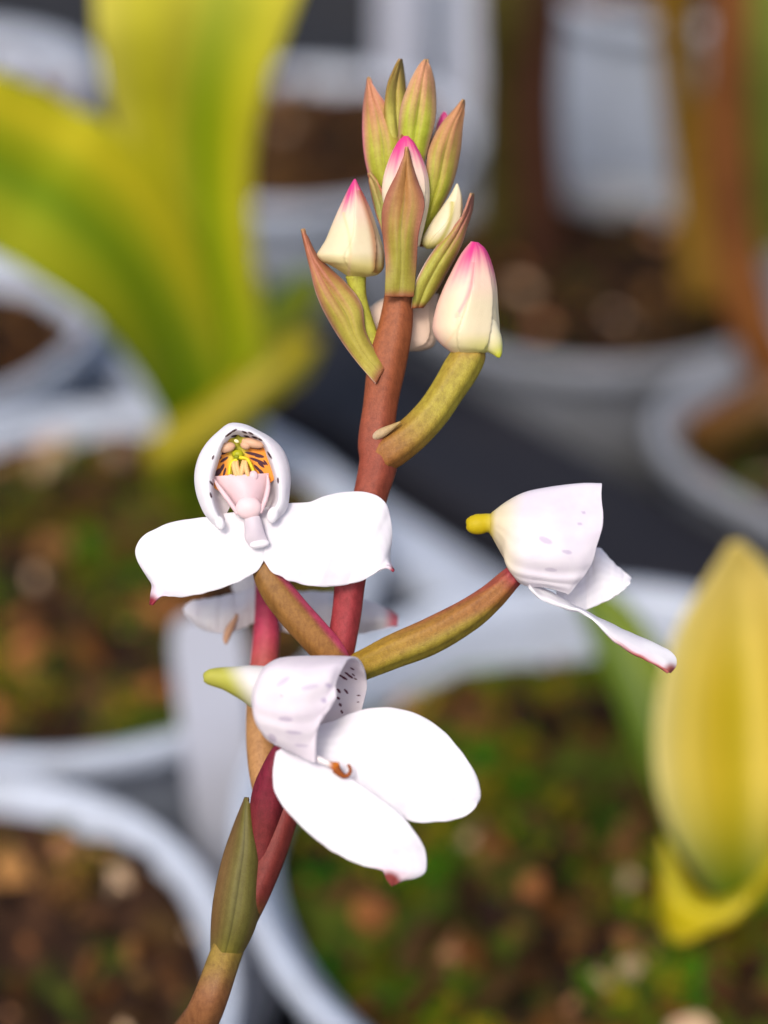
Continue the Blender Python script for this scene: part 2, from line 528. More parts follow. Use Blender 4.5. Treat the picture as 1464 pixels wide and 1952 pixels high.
def pot(cx, cy, r, zr, zs, label, sq=2.0, rot=0.0, height=None, moss=0.5, chips=300, tufts=250, soil_label=None, body=True, seed=1, chip_size=1.0, dark=1.0, mat=None):
    mat = mat or M_POT
    rnd = random.Random(seed)
    zb = -BENCH
    root = thing('plant_pot', (cx, cy, 0), label, 'plant pot', POT_GROUP)
    t = 0.14
    wall_out = [(0.0, zb), (r * 0.70, zb), (r * 0.74, zb + 0.3), (r * 0.93, zr - 1.2), (r * 0.94, zr - 0.75)]
    wall_in = [(r * 0.925, zr - 0.7), (r * 0.90, zs - 0.6), (r * 0.86, zs - 2.0)]
    mb = MB()
    prof = wall_out + wall_in
    rows = [ring(cx, cy, z, max(0.01, q), sq=sq, rot=rot) for q, z in prof]
    mb.grid(rows, [[(1, 1, 1)] * 72] * len(rows), close=True)
    mb.build('wall', mat, root)
    mb = MB()
    rim = [(r * 0.90, zr - 0.74), (r * 1.0, zr - 0.80), (r * 1.02, zr - 0.55), (r * 1.015, zr - 0.12), (r * 1.005, zr - 0.02), (r * 0.985, zr), (r * 0.965, zr - 0.05), (r * 0.95, zr - 0.2), (r * 0.90, zr - 0.74)]
    rows = [ring(cx, cy, z, q, sq=sq, rot=rot) for q, z in rim]
    mb.grid(rows, [[(1, 1, 1)] * 72] * len(rows), close=True)
    mb.build('rim', mat, root)
    # soil
    rs = r * 0.905
    mb = MB()
    rows = []
    nr = 26

    def hgt(x, y):
        return 0.42 * noise.noise(Vector((x * 0.7, y * 0.7, seed))) + 0.24 * noise.noise(Vector((x * 2.6, y * 2.6, seed + 5)))
    for i in range(nr + 1):
        rr = rs * (0.003 + 0.997 * i / nr)
        rows.append([Vector((p.x, p.y, p.z + hgt(p.x, p.y))) for p in ring(cx, cy, zs, rr, sq=sq, rot=rot)])
    mb.grid(rows, [[(1, 1, 1)] * 72] * len(rows), close=True)
    tag(mb.build('soil', soil_mat('soil_mix_%d' % seed, moss, dark)), (soil_label or 'dark potting soil') + ' inside ' + label[0:].replace('white', 'the white', 1), 'soil', kind='stuff')

    def spot():
        while True:
            x, y = rnd.uniform(-rs, rs), rnd.uniform(-rs, rs)
            if x * x + y * y < (rs * 0.97) ** 2:
                return cx + x, cy + y
    if chips:
        mb = MB()
        for _ in range(chips):
            x, y = spot()
            s = rnd.choice((0.10, 0.16, 0.22, 0.30, 0.42)) * chip_size
            c = rnd.choice(BROWN)
            k = rnd.uniform(0.5, 1.7) if rnd.random() < 0.9 else rnd.uniform(2.0, 3.6)
            c = tuple(min(0.7, v * k * dark) for v in c)
            if rnd.random() < 0.07:
                c = s2l(rnd.choice(((190, 160, 128), (168, 120, 84), (150, 96, 54), (176, 150, 126))))
            rotq = Vector((rnd.uniform(-1, 1), rnd.uniform(-1, 1), rnd.uniform(-1, 1))).normalized()
            from_q = rotq.to_track_quat('Z', 'Y')
            z = BENCH + zs + hgt(x, y) + s * 0.2
            b = len(mb.v)
            dims = (s * rnd.uniform(0.7, 1.5), s * rnd.uniform(0.5, 1.0), s * rnd.uniform(0.3, 0.6))
            for dz in (-1, 1):
                for dx, dy in ((-1, -0.7), (-0.6, -1), (0.7, -0.9), (1, 0.1), (0.5, 1), (-0.8, 0.8)):
                    q = Vector((dx * dims[0] * rnd.uniform(0.8, 1.1), dy * dims[1] * rnd.uniform(0.8, 1.1), dz * dims[2] * rnd.uniform(0.7, 1.1)))
                    q.rotate(from_q)
                    mb.v.append(Vector((x, y, z)) + q)
                    mb.c.append(c)
            mb.f.append(tuple(b + i for i in range(6))[::-1])
            mb.f.append(tuple(b + 6 + i for i in range(6)))
            for i in range(6):
                k2 = (i + 1) % 6
                mb.f.append((b + i, b + k2, b + 6 + k2, b + 6 + i))
        tag(mb.build('bark_chips', M_BARK, smooth=False), 'brown bark chips scattered on the soil of ' + label.replace('white', 'the white', 1), 'bark chips', kind='stuff')
    if tufts:
        mb = MB()
        for _ in range(tufts):
            x, y = spot()
            if noise.noise(Vector((x * 0.45 + seed, y * 0.45, 3.3))) < 0.25 - 0.6 * moss:
                continue
            c0 = rnd.choice(MOSSC)
            z = BENCH + zs + hgt(x, y)
            kk = rnd.uniform(0.45, 1.9)
            c0 = tuple(v * kk for v in c0)
            R = rnd.uniform(0.12, 0.42)
            for _k in range(26):
                a = rnd.uniform(0, 2 * math.pi)
                el = rnd.uniform(0.1, 1.4)
                d = Vector((math.cos(a) * math.cos(el), math.sin(a) * math.cos(el), math.sin(el)))
                sd_ = Vector((-math.sin(a), math.cos(a), 0)) * rnd.uniform(0.03, 0.06)
                p0 = Vector((x, y, z)) + Vector((rnd.uniform(-R, R), rnd.uniform(-R, R), 0)) * 0.8
                p1 = p0 + d * R * rnd.uniform(0.5, 1.0)
                b = len(mb.v)
                k = rnd.uniform(0.7, 1.3)
                c = tuple(v * k for v in c0)
                mid = p0.lerp(p1, 0.5)
                mb.v += [p0, mid + sd_, p1, mid - sd_]
                mb.c += [c] * 4
                mb.f.append((b, b + 1, b + 2, b + 3))
        if mb.v:
            tag(mb.build('moss', M_BARK, smooth=False), 'green moss growing on the soil of ' + label.replace('white', 'the white', 1), 'moss', kind='stuff')
    return root


pot(4.6, 24.4, 7.45, 1.8, 0.0, 'largest white pot, mossy, behind the lowest flower', moss=0.66, chips=420, tufts=1500, seed=11, dark=0.82, soil_label='mossy soil')
pot(-8.4, 20.9, 5.7, 0.6, 0.05, 'white pot the flower spike grows from', moss=0.36, chips=260, tufts=500, seed=12, dark=0.9, soil_label='brown soil')
pot(-7.4, 34.4, 7.2, 0.6, 0.0, 'white pot under the broad yellow-green leaves', moss=0.38, chips=320, tufts=700, seed=13, dark=0.75, soil_label='dark soil')
pot(-14.6, 46.0, 5.9, 1.0, -0.6, 'white pot at the left edge behind the leafy plant', moss=0.1, chips=150, tufts=0, seed=14, dark=0.5)
pot(6.6, 50.3, 6.6, 0.6, -0.3, 'aged greyish white pot beyond the black rail holding three dry stalks', moss=0.15, chips=260, tufts=50, seed=15, dark=0.45, mat=M_SHADEPOT)
pot(-3.2, 61.0, 6.6, 0.6, 0.1, 'white pot far behind the topmost buds', moss=0.1, chips=260, tufts=0, seed=16, dark=0.7, chip_size=1.4)
pot(14.6, 40.2, 6.2, 0.6, -0.9, 'rounded square greyish white pot at the right edge with an orange leaf', sq=3.4, rot=0.75, moss=0.3, chips=120, tufts=60, seed=17, dark=0.6, mat=M_SHADEPOT)
pot(10.6, 62.5, 5.0, 6.0, 5.0, 'tall white pot in the far row at upper right', moss=0.1, chips=60, tufts=0, seed=18)
pot(5.0, 71.6, 4.0, 7.0, 6.0, 'tall white pot in the far row above the buds', moss=0.1, chips=60, tufts=0, seed=19)
pot(-17.2, 64.0, 6.0, 1.4, 0.2, 'white pot in the far left corner', moss=0.1, chips=150, tufts=0, seed=20, chip_size=1.3)
pot(21.0, 56.0, 6.0, 1.0, 0.0, 'white pot in the far right corner', moss=0.3, chips=100, tufts=60, seed=21)


# plant tags: thin rounded strips with a pointed foot, pushed into the soil
def plant_tag(x, y, z0, z1, width, lean, turn, label):
    mb = MB()
    a = Vector((math.cos(turn), math.sin(turn), 0)) * (width / 2)
    up = Vector((lean[0], lean[1], 1.0))
    rows = []
    for k, s in ((0, 0.08), (0.15, 1.0), (0.5, 1.0), (0.94, 1.0), (0.985, 0.85), (1.0, 0.55)):
        c = Vector((x, y, BENCH + z0)) + up * ((z1 - z0) * k)
        rows.append([c - a * s, c - a * s * 0.33, c + a * s * 0.33, c + a * s])
    mb.grid(rows, [[(1, 1, 1)] * 4] * len(rows))
    o = mb.build('plant_tag', M_TAG, thick=0.06, origin=(x, y, BENCH + z0), smooth=False)
    return tag(o, label, 'plant tag', 'white plastic plant tags')


plant_tag(-3.25, 27.2, -9.0, 4.1, 1.5, (-0.03, 0.03), 0.05, 'white plant tag standing behind the red stem and lowest flower')
plant_tag(0.6, 67.2, -9.0, 8.0, 1.6, (0.0, 0.02), 0.1, 'white plant tag left of another above the topmost buds')
plant_tag(3.3, 66.0, -9.0, 8.0, 1.5, (0.03, 0.02), -0.15, 'white plant tag right of another above the topmost buds')
plant_tag(-12.2, 56.5, -9.0, 4.4, 1.6, (-0.05, 0.05), 0.1, 'short white plant tag beside the tall leaf at upper left')


# ------------------------------------------------------------------ plants behind the flower spike
def stripes(base, light, dark, n, seed=0, tip=None, foot=None):
    rnd = random.Random(seed)
    ph = [rnd.uniform(0, 6.28) for _ in range(4)]

    def f(u, v, p):
        s = 0.5 + 0.28 * math.sin(v * n + ph[0] + 0.6 * u) + 0.18 * math.sin(v * n * 2.3 + ph[1]) + 0.10 * math.sin(v * n * 5.1 + ph[2])
        c = mix(dark, base, sm(0.0, 0.5, s)) if s < 0.5 else mix(base, light, sm(0.5, 1.0, s))
        if tip: c = mix(c, tip, sm(0.45, 1.0, u) * 0.8)
        if foot: c = mix(foot, c, sm(0.0, 0.45, u))
        return c
    return f


YG, YL, GR, DG = s2l((196, 190, 30)), s2l((222, 208, 90)), s2l((140, 160, 20)), s2l((104, 138, 14))
OL = s2l((172, 158, 18))


def bands(stops, n, seed=0, foot=None, tip=None):
    """colour across the blade from (v, colour) stops, broken by fine parallel veins"""
    rnd = random.Random(seed)
    ph = [rnd.uniform(0, 6.28) for _ in range(3)]

    def f(u, v, p):
        v2 = v + 0.015 * math.sin(5 * u + ph[0])
        c = stops[-1][1]
        for (a, ca), (b, cb) in zip(stops, stops[1:]):
            if v2 <= b:
                c = mix(ca, cb, sm(a, b, v2)); break
        k = 1 + 0.07 * math.sin(v * n + ph[1]) + 0.05 * math.sin(v * n * 2.7 + ph[2] + u)
        c = tuple(x * k for x in c)
        if foot: c = mix(foot, c, sm(0.0, 0.42, u))
        if tip: c = mix(c, tip, sm(0.55, 1.0, u) * 0.7)
        return c
    return f


def leaf(root, ea, eb, da, colour, bulge=0.0, name='leaf', thick=0.05, fold=0.0, ripple=0.0, dw=0.0, seed=0, label=None):
    """ea, eb: edge points (px,py); da: depths in cm sampled along the leaf"""
    def lift(e, off):
        n = len(e) - 1
        return [dep(p[0], p[1], cr([(q,) for q in da], i / n)[0] + off) for i, p in enumerate(e)]
    mb = MB()
    sheet(mb, lift(ea, 0), lift(eb, dw), colour, bulge=bulge, nu=60, nv=30, fold=fold, ripple=ripple, seed=seed)
    o = mb.build(name, M_LEAF, root, thick=thick)
    if label: o['label'] = label
    return o


r1 = thing('leafy_plant', (-5.3, 37.5, BENCH), 'leafy plant with broad arching yellow-green leaves at upper left', 'plant')
LIM, LYE, MID, DEEP = s2l((214, 208, 40)), s2l((232, 222, 96)), s2l((178, 188, 28)), s2l((134, 164, 16))
leaf(r1, [(372, 930), (345, 800), (312, 620), (262, 400), (212, 220), (186, 90), (178, -40), (170, -260)],
     [(470, 930), (496, 800), (504, 640), (486, 480), (480, 330), (505, 180), (552, 50), (590, -60), (640, -260)],
     [45.5, 43.5, 41, 39, 37, 36, 35], bands([(0, LYE), (0.25, LIM), (0.42, s2l((206, 200, 50))), (0.60, DEEP), (0.72, MID), (0.88, LIM), (1, s2l((190, 180, 60)))], 40, 1, foot=DEEP, tip=LYE), bulge=-50, fold=30, dw=-0.6)
leaf(r1, [(462, 900), (440, 720), (388, 520), (310, 350), (210, 240), (110, 190), (30, 150), (-60, 125), (-260, 100)],
     [(330, 900), (305, 800), (255, 705), (180, 610), (90, 545), (0, 488), (-100, 440), (-260, 400)],
     [44.0, 42.0, 39.5, 37.5, 36.5, 35.5, 35], bands([(0, LIM), (0.16, s2l((226, 212, 40))), (0.38, MID), (0.55, DEEP), (0.68, MID), (0.85, s2l((190, 190, 30))), (1, MID)], 36, 4, foot=s2l((96, 138, 12))), bulge=-25, fold=25, dw=0.3)
leaf(r1, [(282, 830), (350, 790), (430, 735), (510, 670), (565, 636), (612, 650)],
     [(285, 905), (360, 880), (440, 830), (520, 765), (580, 715), (612, 655)],
     [43, 42.6, 42.6, 43], stripes(OL, s2l((170, 150, 24)), s2l((112, 112, 14)), 6, 2), bulge=40, label='short olive leaf low on the plant')
leaf(r1, [(300, 990), (300, 900), (330, 800), (372, 720)], [(470, 990), (480, 900), (470, 800), (440, 720)],
     [45.2, 44.6, 43.6, 42.8], stripes(s2l((96, 108, 16)), OL, s2l((60, 84, 12)), 7, 3), bulge=90)
leaf(r1, [(470, 640), (510, 570), (560, 522), (612, 508)], [(480, 700), (540, 650), (600, 600), (622, 530)],
     [47, 47.5, 48, 48.5], stripes(s2l((120, 136, 20)), YG, DG, 5, 5), bulge=30)

r2 = thing('cupped_leaf_plant', (6.6, 24.0, BENCH), 'young plant with a cupped golden leaf at the right edge', 'plant')
GOLD, GL, GD = s2l((234, 212, 96)), s2l((240, 226, 150)), s2l((206, 184, 34))
leaf(r2, [(1395, 1745), (1325, 1660), (1270, 1560), (1248, 1440), (1258, 1310), (1296, 1190), (1352, 1100), (1392, 1036)],
     [(1445, 1745), (1540, 1665), (1600, 1540), (1600, 1400), (1570, 1270), (1520, 1160), (1462, 1080), (1412, 1034)],
     [33.2, 32.4, 31.8, 31.2, 30.8, 30.5], bands([(0, GL), (0.14, GOLD), (0.32, s2l((214, 188, 44))), (0.44, GD), (0.55, GOLD), (0.7, s2l((206, 178, 40))), (0.85, GOLD), (1, GL)], 44, 8, foot=s2l((84, 120, 12)), tip=s2l((236, 214, 130))), bulge=-70, fold=12)
leaf(r2, [(1262, 1590), (1288, 1640), (1318, 1690), (1352, 1716), (1392, 1712), (1436, 1682), (1480, 1620), (1530, 1540)],
     [(1258, 1740), (1276, 1790), (1316, 1792), (1352, 1772), (1396, 1758), (1442, 1716), (1492, 1664), (1560, 1580)],
     [31.9, 31.6, 31.4, 31.3, 31.3, 31.5, 31.8], stripes(s2l((206, 188, 24)), s2l((224, 204, 60)), s2l((166, 156, 14)), 5, 9), bulge=50, ripple=30, seed=2, label='wavy yellow lower margin of the cupped leaf')
leaf(r2, [(1408, 1735), (1404, 1780), (1400, 1840), (1398, 1880)], [(1440, 1735), (1444, 1780), (1446, 1840), (1448, 1880)],
     [32.4, 33.0, 33.8, 34.6], stripes(s2l((120, 112, 40)), OL, s2l((84, 84, 20)), 4, 10), bulge=40)
leaf(r2, [(1300, 1640), (1232, 1480), (1172, 1330), (1120, 1200), (1085, 1110)], [(1350, 1600), (1318, 1420), (1270, 1270), (1205, 1160), (1110, 1090)],
     [34.5, 35, 35.4, 35.8, 36.2], stripes(s2l((112, 136, 28)), s2l((150, 164, 50)), s2l((84, 112, 20)), 6, 11), bulge=40, label='narrow green leaf behind the golden one')


def stalk(root, pts, col, name='stalk'):
    mb = MB()
    tube(mb, [(*dep(p[0], p[1], p[2]), p[3] * K) for p in pts], const(col), nu=30, nv=14)
    return mb.build(name, M_DRY, root)


for base, pts, lab in (
    ((4.6, 49.5, BENCH - .9), [(1040, 520, 57.5, .30), (1032, 380, 56, .3), (1022, 200, 54, .3), (1030, 0, 52, .3), (1036, -250, 50, .25)], 'dark red-brown dry stalk in the middle of its pot'),
    ((3.0, 50.0, BENCH - .9), [(950, 470, 59, .3), (958, 300, 57, .32), (968, 120, 54, .36), (966, 0, 52, .36), (960, -250, 50, .2)], 'olive dry stalk left of the red-brown one'),
    ((9.5, 49.0, BENCH - .9), [(1345, 560, 55, .3), (1322, 380, 54, .24), (1300, 180, 52, .26), (1282, 0, 50, .26), (1270, -250, 48, .2)], 'yellow-brown dry stalk at upper right'),
):
    rt = thing('dry_plant', base, lab, 'plant', 'dry stalks in the far pots')
    col = s2l((64, 36, 22)) if 'dark' in lab else (s2l((74, 66, 18)) if 'olive' in lab else s2l((124, 92, 20)))
    stalk(rt, pts, col)
rt = thing('dry_plant', (11.0, 42.0, BENCH - .9), 'orange-brown arching stalk with a rust leaf at the right edge', 'plant', 'dry stalks in the far pots')
stalk(rt, [(1480, 720, 51, .3), (1430, 600, 50, .3), (1396, 420, 49, .3), (1384, 240, 48, .3), (1392, 60, 47, .28), (1400, -200, 46, .2)], s2l((112, 66, 24)))
mb = MB()
sheet(mb, [dep(1300, 800, 48), dep(1360, 770, 47.5), dep(1430, 730, 47), dep(1520, 690, 46.5)], [dep(1300, 850, 48), dep(1370, 860, 47.5), dep(1450, 820, 47), dep(1540, 760, 46.5)], stripes(s2l((104, 64, 18)), s2l((128, 76, 28)), s2l((72, 64, 12)), 4, 3), bulge=40)
mb.build('leaf', M_LEAF, rt, thick=0.05)
rt = thing('dry_plant', (18.0, 52.0, BENCH), 'green upright stem in the upper right corner', 'plant', 'dry stalks in the far pots')
stalk(rt, [(1500, 520, 58, .4), (1480, 350, 56, .45), (1464, 150, 54, .45), (1470, 0, 53, .4), (1470, -200, 52, .2)], s2l((98, 108, 34)))

# ------------------------------------------------------------------ the flower spike
WHITE = (0.86, 0.84, 0.86)
PALE = (0.80, 0.74, 0.79)
CREAM = s2l((236, 222, 172))
LIME = s2l((196, 196, 60))
PINK = s2l((196, 48, 118))
ROSE = s2l((186, 60, 84))
TIPRED = s2l((150, 44, 60))
RB = s2l((140, 74, 52))      # red-brown stem
RED = s2l((142, 54, 52))
OLV = s2l((134, 116, 44))
BRN = s2l((134, 92, 54))
LGRN = s2l((158, 162, 48))
MAU = s2l((158, 104, 84))
MAROON = (0.045, 0.004, 0.014)

base = Vector((-5.4, 19.4, BENCH))
root = thing('orchid_plant', base, 'tall red-stemmed orchid spike with white hooded flowers and pink-tipped buds', 'orchid')


def stemcol(u, v, p):
    y = p[1]
    c = mix(s2l((140, 78, 44)), s2l((132, 62, 44)), sm(620, 900, y))
    c = mix(c, s2l((142, 50, 54)), sm(980, 1150, y))
    c = mix(c, s2l((112, 44, 38)), sm(1450, 1600, y))
    c = mix(c, s2l((136, 112, 46)), sm(1700, 1800, y))
    c = mix(c, s2l((126, 82, 48)), sm(1815, 1900, y))
    return c


# the lowest piece runs out of the picture and down into the soil of its pot
down = Vector((base.x, base.y, base.z - 1.0))
fwd = Vector((0, CP, -SP)); upv = Vector((0, SP, CP)); camv = Vector((0, 0, CAMZ))


def to_spike(v):
    q = v - camv
    d = q.dot(fwd)
    return (732 + q.x / d * FOCUS * K, 976 - q.dot(upv) / d * FOCUS * K, (FOCUS - d) * K)


foot = to_spike(down)
mid = tuple(a * 0.55 + b * 0.45 for a, b in zip(foot, (372, 1962, -30)))
mb = MB()
tube(mb, [(*foot, 46), (mid[0] + 30, mid[1], mid[2] + 60, 42), (378, 1950, -30, 35), (437, 1800, -8, 30), (490, 1690, 0, 29), (527, 1590, 0, 30), (562, 1470, -8, 29), (600, 1380, -14, 28),
          (638, 1280, -14, 27), (658, 1180, -8, 28), (668, 1100, 0, 29), (688, 1010, 0, 31), (706, 940, 0, 33), (720, 880, 0, 37), (716, 840, 0, 35),
          (724, 770, 0, 33), (737, 690, 0, 37), (752, 625, 0, 33), (760, 555, 0, 27), (766, 450, -4, 24), (772, 330, -8, 17), (776, 220, -10, 8)],
     stemcol, nu=240, nv=30, grooves=5, gd=0.04)
mb.build('stem', M_STEM, root)


def bract(L, R, colour, w=(0, 0), bulge=25, ripple=7, seed=0, label=None, fold=6, thick=0.03):
    mb = MB()
    sheet(mb, L, R, colour, bulge=bulge * 0.6, w=w, nu=90, nv=36, ripple=ripple, seed=seed, fold=fold)
    o = mb.build('bract', M_BRACT, root, thick=thick)
    if label: o['label'] = label
    return o


def bractcol(basec, tipc, edgec, a=0.35, b=0.85, margin=0.16, mc=None, veins=9, seed=0):
    basec = mix(tuple(min(1, x * 1.15) for x in basec), s2l((170, 150, 80)), 0.15)
    tipc = tuple(min(1, x * 1.15) for x in tipc)

    def f(u, v, p):
        c = mix(basec, tipc, sm(a + 0.02, b + 0.06, u + 0.06 * math.sin(v * 23 + seed) + 0.04 * math.sin(v * 51)))
        e = abs(2 * v - 1)
        c = mix(c, edgec, sm(1 - margin * 2.2, 1.0, e) * sm(0.02, 0.3, u))
        vn = 0.5 + 0.5 * math.cos(v * math.pi * 2 * veins)
        c = tuple(x * (0.93 + 0.07 * vn) for x in c)
        c = tuple(x * (1 - 0.22 * math.exp(-((v - 0.5) / 0.025) ** 2)) for x in c)
        if u > 0.965:
            c = mix(c, s2l((176, 140, 96)), sm(0.965, 1, u))
        if u < 0.07:
            c = mix(s2l((140, 80, 50)), c, sm(0.0, 0.07, u))
        if mc is not None and e > 0.9:
            c = mix(c, mc, sm(0.9, 1.0, e) * 0.8 * (1 - sm(0.55, 0.9, u)))
        return c
    return f


def bud(L, R, colour, w=0, ratio=0.85, ridge=0.05, dw=0, label=None, laps=((0.30, 0.22, 0.07, 1), (0.12, 0.10, 0.06, -1))):
    mb = MB()
    solid(mb, L, R, colour, w=w, ratio=ratio, ridge=ridge, dw=dw, laps=laps)
    o = mb.build('bud', M_BUD, root)
    if label: o['label'] = label
    return o


def budcol(y_tip, y_pink, y_low, low=LIME, body=CREAM, seam=None, lowx=None, blush=0.0):
    body = mix(body, s2l((150, 128, 92)), 0.34)
    """pink at the tip, cream body, lime at the foot; seams are the edges of the folded sepals"""
    def f(u, v, p):
        x, y = p[0], p[1]
        j = 13 * math.sin(v * 2 * math.pi * 3 + 1.0) + 5 * math.sin(v * 71 + 0.02 * x) + 3 * math.sin(v * 133)
        c = mix(PINK, mix(body, s2l((236, 180, 180)), 0.35), sm(y_tip + (y_pink - y_tip) * 0.15 + j, y_pink + 12 + j, y))
        c = mix(c, body, sm(y_pink, y_pink + 50, y))
        if blush:
            c = mix(c, s2l((232, 176, 170)), blush * sm(0.30, 0.5, v) * (1 - sm(0.5, 0.75, v)))
        k = sm(y_low - 45, y_low, y)
        if lowx: k *= sm(lowx[0], lowx[1], x)
        c = mix(c, low, k * 0.85)
        if seam:
            for (sx0, sy0, sx1, sy1, wd, col) in seam:
                if p[2] > -1e9:
                    t = max(0, min(1, ((y - sy0) / (sy1 - sy0))))
                    xx = sx0 + (sx1 - sx0) * t + 8 * math.sin(t * 3.1)
                    if sy0 - 6 < y < sy1 + 6:
                        c = mix(c, col, 0.75 * math.exp(-((x - xx) / wd) ** 2))
        return c
    return f


G1, G2 = LGRN, s2l((150, 150, 46))
# furthest back first
bract([(758, 330), (742, 270), (733, 215), (738, 165), (752, 130), (762, 112)], [(782, 330), (778, 270), (776, 220), (773, 180), (770, 145), (765, 112)],
      bractcol(s2l((176, 172, 76)), s2l((168, 140, 74)), s2l((150, 120, 50)), 0.4, 0.9), w=(-8, -40), bulge=14, seed=1)
bract([(772, 345), (762, 280), (763, 215), (778, 165), (796, 130), (808, 114)], [(800, 345), (815, 280), (829, 225), (829, 170), (822, 135), (815, 113)],
      bractcol(s2l((160, 170, 40)), s2l((190, 136, 100)), s2l((190, 150, 116)), 0.35, 0.85), w=(-6, -20), bulge=34, seed=2, fold=6)
bud([(832, 330), (828, 280), (832, 240), (840, 220), (846, 212)], [(862, 330), (868, 290), (866, 250), (856, 225), (850, 214)],
    budcol(210, 262, 420), w=-74, label='small pink bud mostly hidden by a bract')
bract([(790, 470), (800, 405), (812, 340), (818, 285), (840, 240), (866, 210), (882, 190)], [(808, 470), (838, 400), (862, 350), (876, 290), (881, 240), (886, 205), (884, 190)],
      bractcol(s2l((156, 158, 42)), s2l((182, 128, 88)), s2l((186, 140, 104)), 0.3, 0.85), w=(-22, -40), bulge=30, seed=3)
bract([(738, 395), (712, 355), (697, 305), (692, 250), (694, 200), (699, 168), (702, 147)], [(770, 395), (772, 345), (768, 300), (766, 262), (748, 216), (722, 180), (704, 148)],
      bractcol(s2l((158, 162, 42)), s2l((186, 126, 94)), s2l((196, 132, 116)), 0.3, 0.8, mc=s2l((206, 110, 140))), w=(-34, -24), bulge=36, seed=4)
bract([(742, 500), (730, 450), (716, 400), (706, 355), (702, 330)], [(752, 500), (748, 440), (738, 390), (722, 350), (706, 330)],
      bractcol(s2l((150, 160, 84)), s2l((166, 140, 84)), s2l((180, 110, 80)), 0.5, 0.9), w=(-10, 0), bulge=10, seed=5, label='thin green bract edge')
# bud behind the stem, right middle bud
bud([(716, 660), (694, 628), (691, 600), (712, 580), (735, 566)], [(780, 670), (806, 668), (830, 655), (832, 610), (836, 560)],
    const(s2l((214, 188, 168))), w=-62, ratio=0.5, label='cream bud behind the stem')
bud([(812, 474), (804, 460), (818, 430), (840, 398), (858, 372), (870, 350)], [(828, 474), (856, 462), (878, 436), (882, 400), (880, 372), (873, 350)],
    budcol(250, 300, 480, low=s2l((170, 160, 50)), body=s2l((238, 226, 190)), seam=[(862, 390, 832, 470, 5, s2l((160, 150, 50)))]), w=-4, label='small cream bud half hidden between two bracts')
bract([(786, 588), (790, 545), (806, 510), (835, 468), (864, 435), (884, 405), (898, 368)], [(806, 586), (832, 552), (856, 510), (878, 468), (890, 430), (899, 400), (902, 368)],
      bractcol(s2l((160, 160, 60)), s2l((170, 110, 92)), s2l((176, 120, 100)), 0.35, 0.8, mc=s2l((214, 206, 190))), w=(16, -8), bulge=26, seed=6, label='bract with a pale inner margin')
bud([(748, 470), (736, 410), (728, 370), (732, 332), (746, 292), (764, 262), (770, 259)], [(800, 470), (814, 410), (819, 375), (816, 335), (804, 298), (786, 266), (778, 259)],
    budcol(256, 330, 520, body=s2l((240, 224, 196))), w=8, ratio=0.55, label='cream bud with a pink tip behind the centre bract')
bract([(734, 566), (735, 500), (730, 440), (729, 405), (738, 370), (754, 338), (766, 308), (774, 280)], [(788, 566), (793, 500), (797, 450), (807, 405), (808, 380), (796, 348), (785, 314), (777, 280)],
      bractcol(s2l((142, 136, 40)), s2l((158, 112, 62)), s2l((160, 100, 80)), 0.25, 0.65, margin=0.3), w=(38, 38), bulge=22, seed=7, fold=6, label='front bract with a dark midrib')

# left bud on its own short ovary, with the long bract below
bL = bud([(668, 530), (634, 508), (604, 490), (620, 458), (638, 415), (655, 378), (668, 352), (675, 341)], [(690, 530), (726, 520), (733, 486), (724, 450), (708, 402), (692, 368), (682, 350), (678, 341)],
         budcol(340, 398, 520, low=s2l((206, 190, 96)), body=s2l((240, 226, 188)),
                seam=[(688, 368, 716, 514, 7, s2l((150, 84, 40))), (655, 410, 664, 520, 3, s2l((214, 186, 140)))]), w=20, ridge=0.08, label='cream bud with a pink tip and a brown seam')
mb = MB()
tube(mb, [(716, 668, -4, 15), (696, 610, 6, 15), (684, 565, 14, 15), (678, 524, 18, 20)], const(s2l((164, 162, 56))), nu=30, nv=18)
mb.build('ovary', M_STEM, bL)
bract([(716, 732), (686, 696), (652, 650), (624, 604), (604, 560), (592, 512), (582, 470), (575, 437)], [(738, 694), (714, 668), (695, 630), (688, 580), (660, 542), (628, 512), (602, 485), (579, 436)],
      bractcol(s2l((168, 156, 62)), s2l((166, 104, 78)), s2l((160, 108, 84)), 0.3, 0.75, mc=s2l((214, 176, 160))), w=(30, 26), bulge=36, seed=8, label='long bract below the left bud')

# right bud with spur, on a curved ovary
bR = bud([(868, 676), (842, 658), (825, 630), (830, 590), (844, 552), (862, 515), (880, 482), (898, 460)], [(906, 676), (938, 668), (952, 640), (950, 590), (947, 545), (940, 510), (928, 478), (912, 462)],
         budcol(456, 535, 672, low=s2l((220, 214, 110)), body=s2l((242, 228, 192)), blush=0.7, lowx=(840, 930),
                seam=[(902, 505, 872, 600, 5, s2l((222, 120, 130))), (872, 600, 850, 655, 3, s2l((226, 190, 150)))]), w=14, ridge=0.06, label='largest bud, pink tipped with a lime spur')
mb = MB()
tube(mb, [(905, 610, 18, 40), (922, 634, 20, 32), (938, 654, 20, 22), (947, 669, 20, 12), (951, 679, 20, 5), (952, 682, 20, 1)], lambda u, v, p: mix(s2l((242, 228, 192)), s2l((206, 208, 60)), sm(0.2, 0.8, u)), nu=30, nv=24)
mb.build('spur', M_BUD, bR)
mb = MB()
tube(mb, [(708, 890, -6, 20), (738, 862, 8, 34), (785, 828, 12, 32), (825, 786, 12, 31), (855, 742, 12, 31), (878, 705, 12, 33), (896, 674, 12, 30), (900, 662, 12, 20)],
     lambda u, v, p: mix(mix(s2l((140, 92, 44)), s2l((156, 142, 50)), sm(0.12, 0.5, u)), s2l((160, 104, 64)), sm(0.75, 1.0, u) * 0.8 + 0.25 * math.sin(v * 12) * sm(0.3, 0.9, u)), nu=70, nv=28, grooves=6, gd=0.055)
mb.build('ovary', M_STEM, bR)
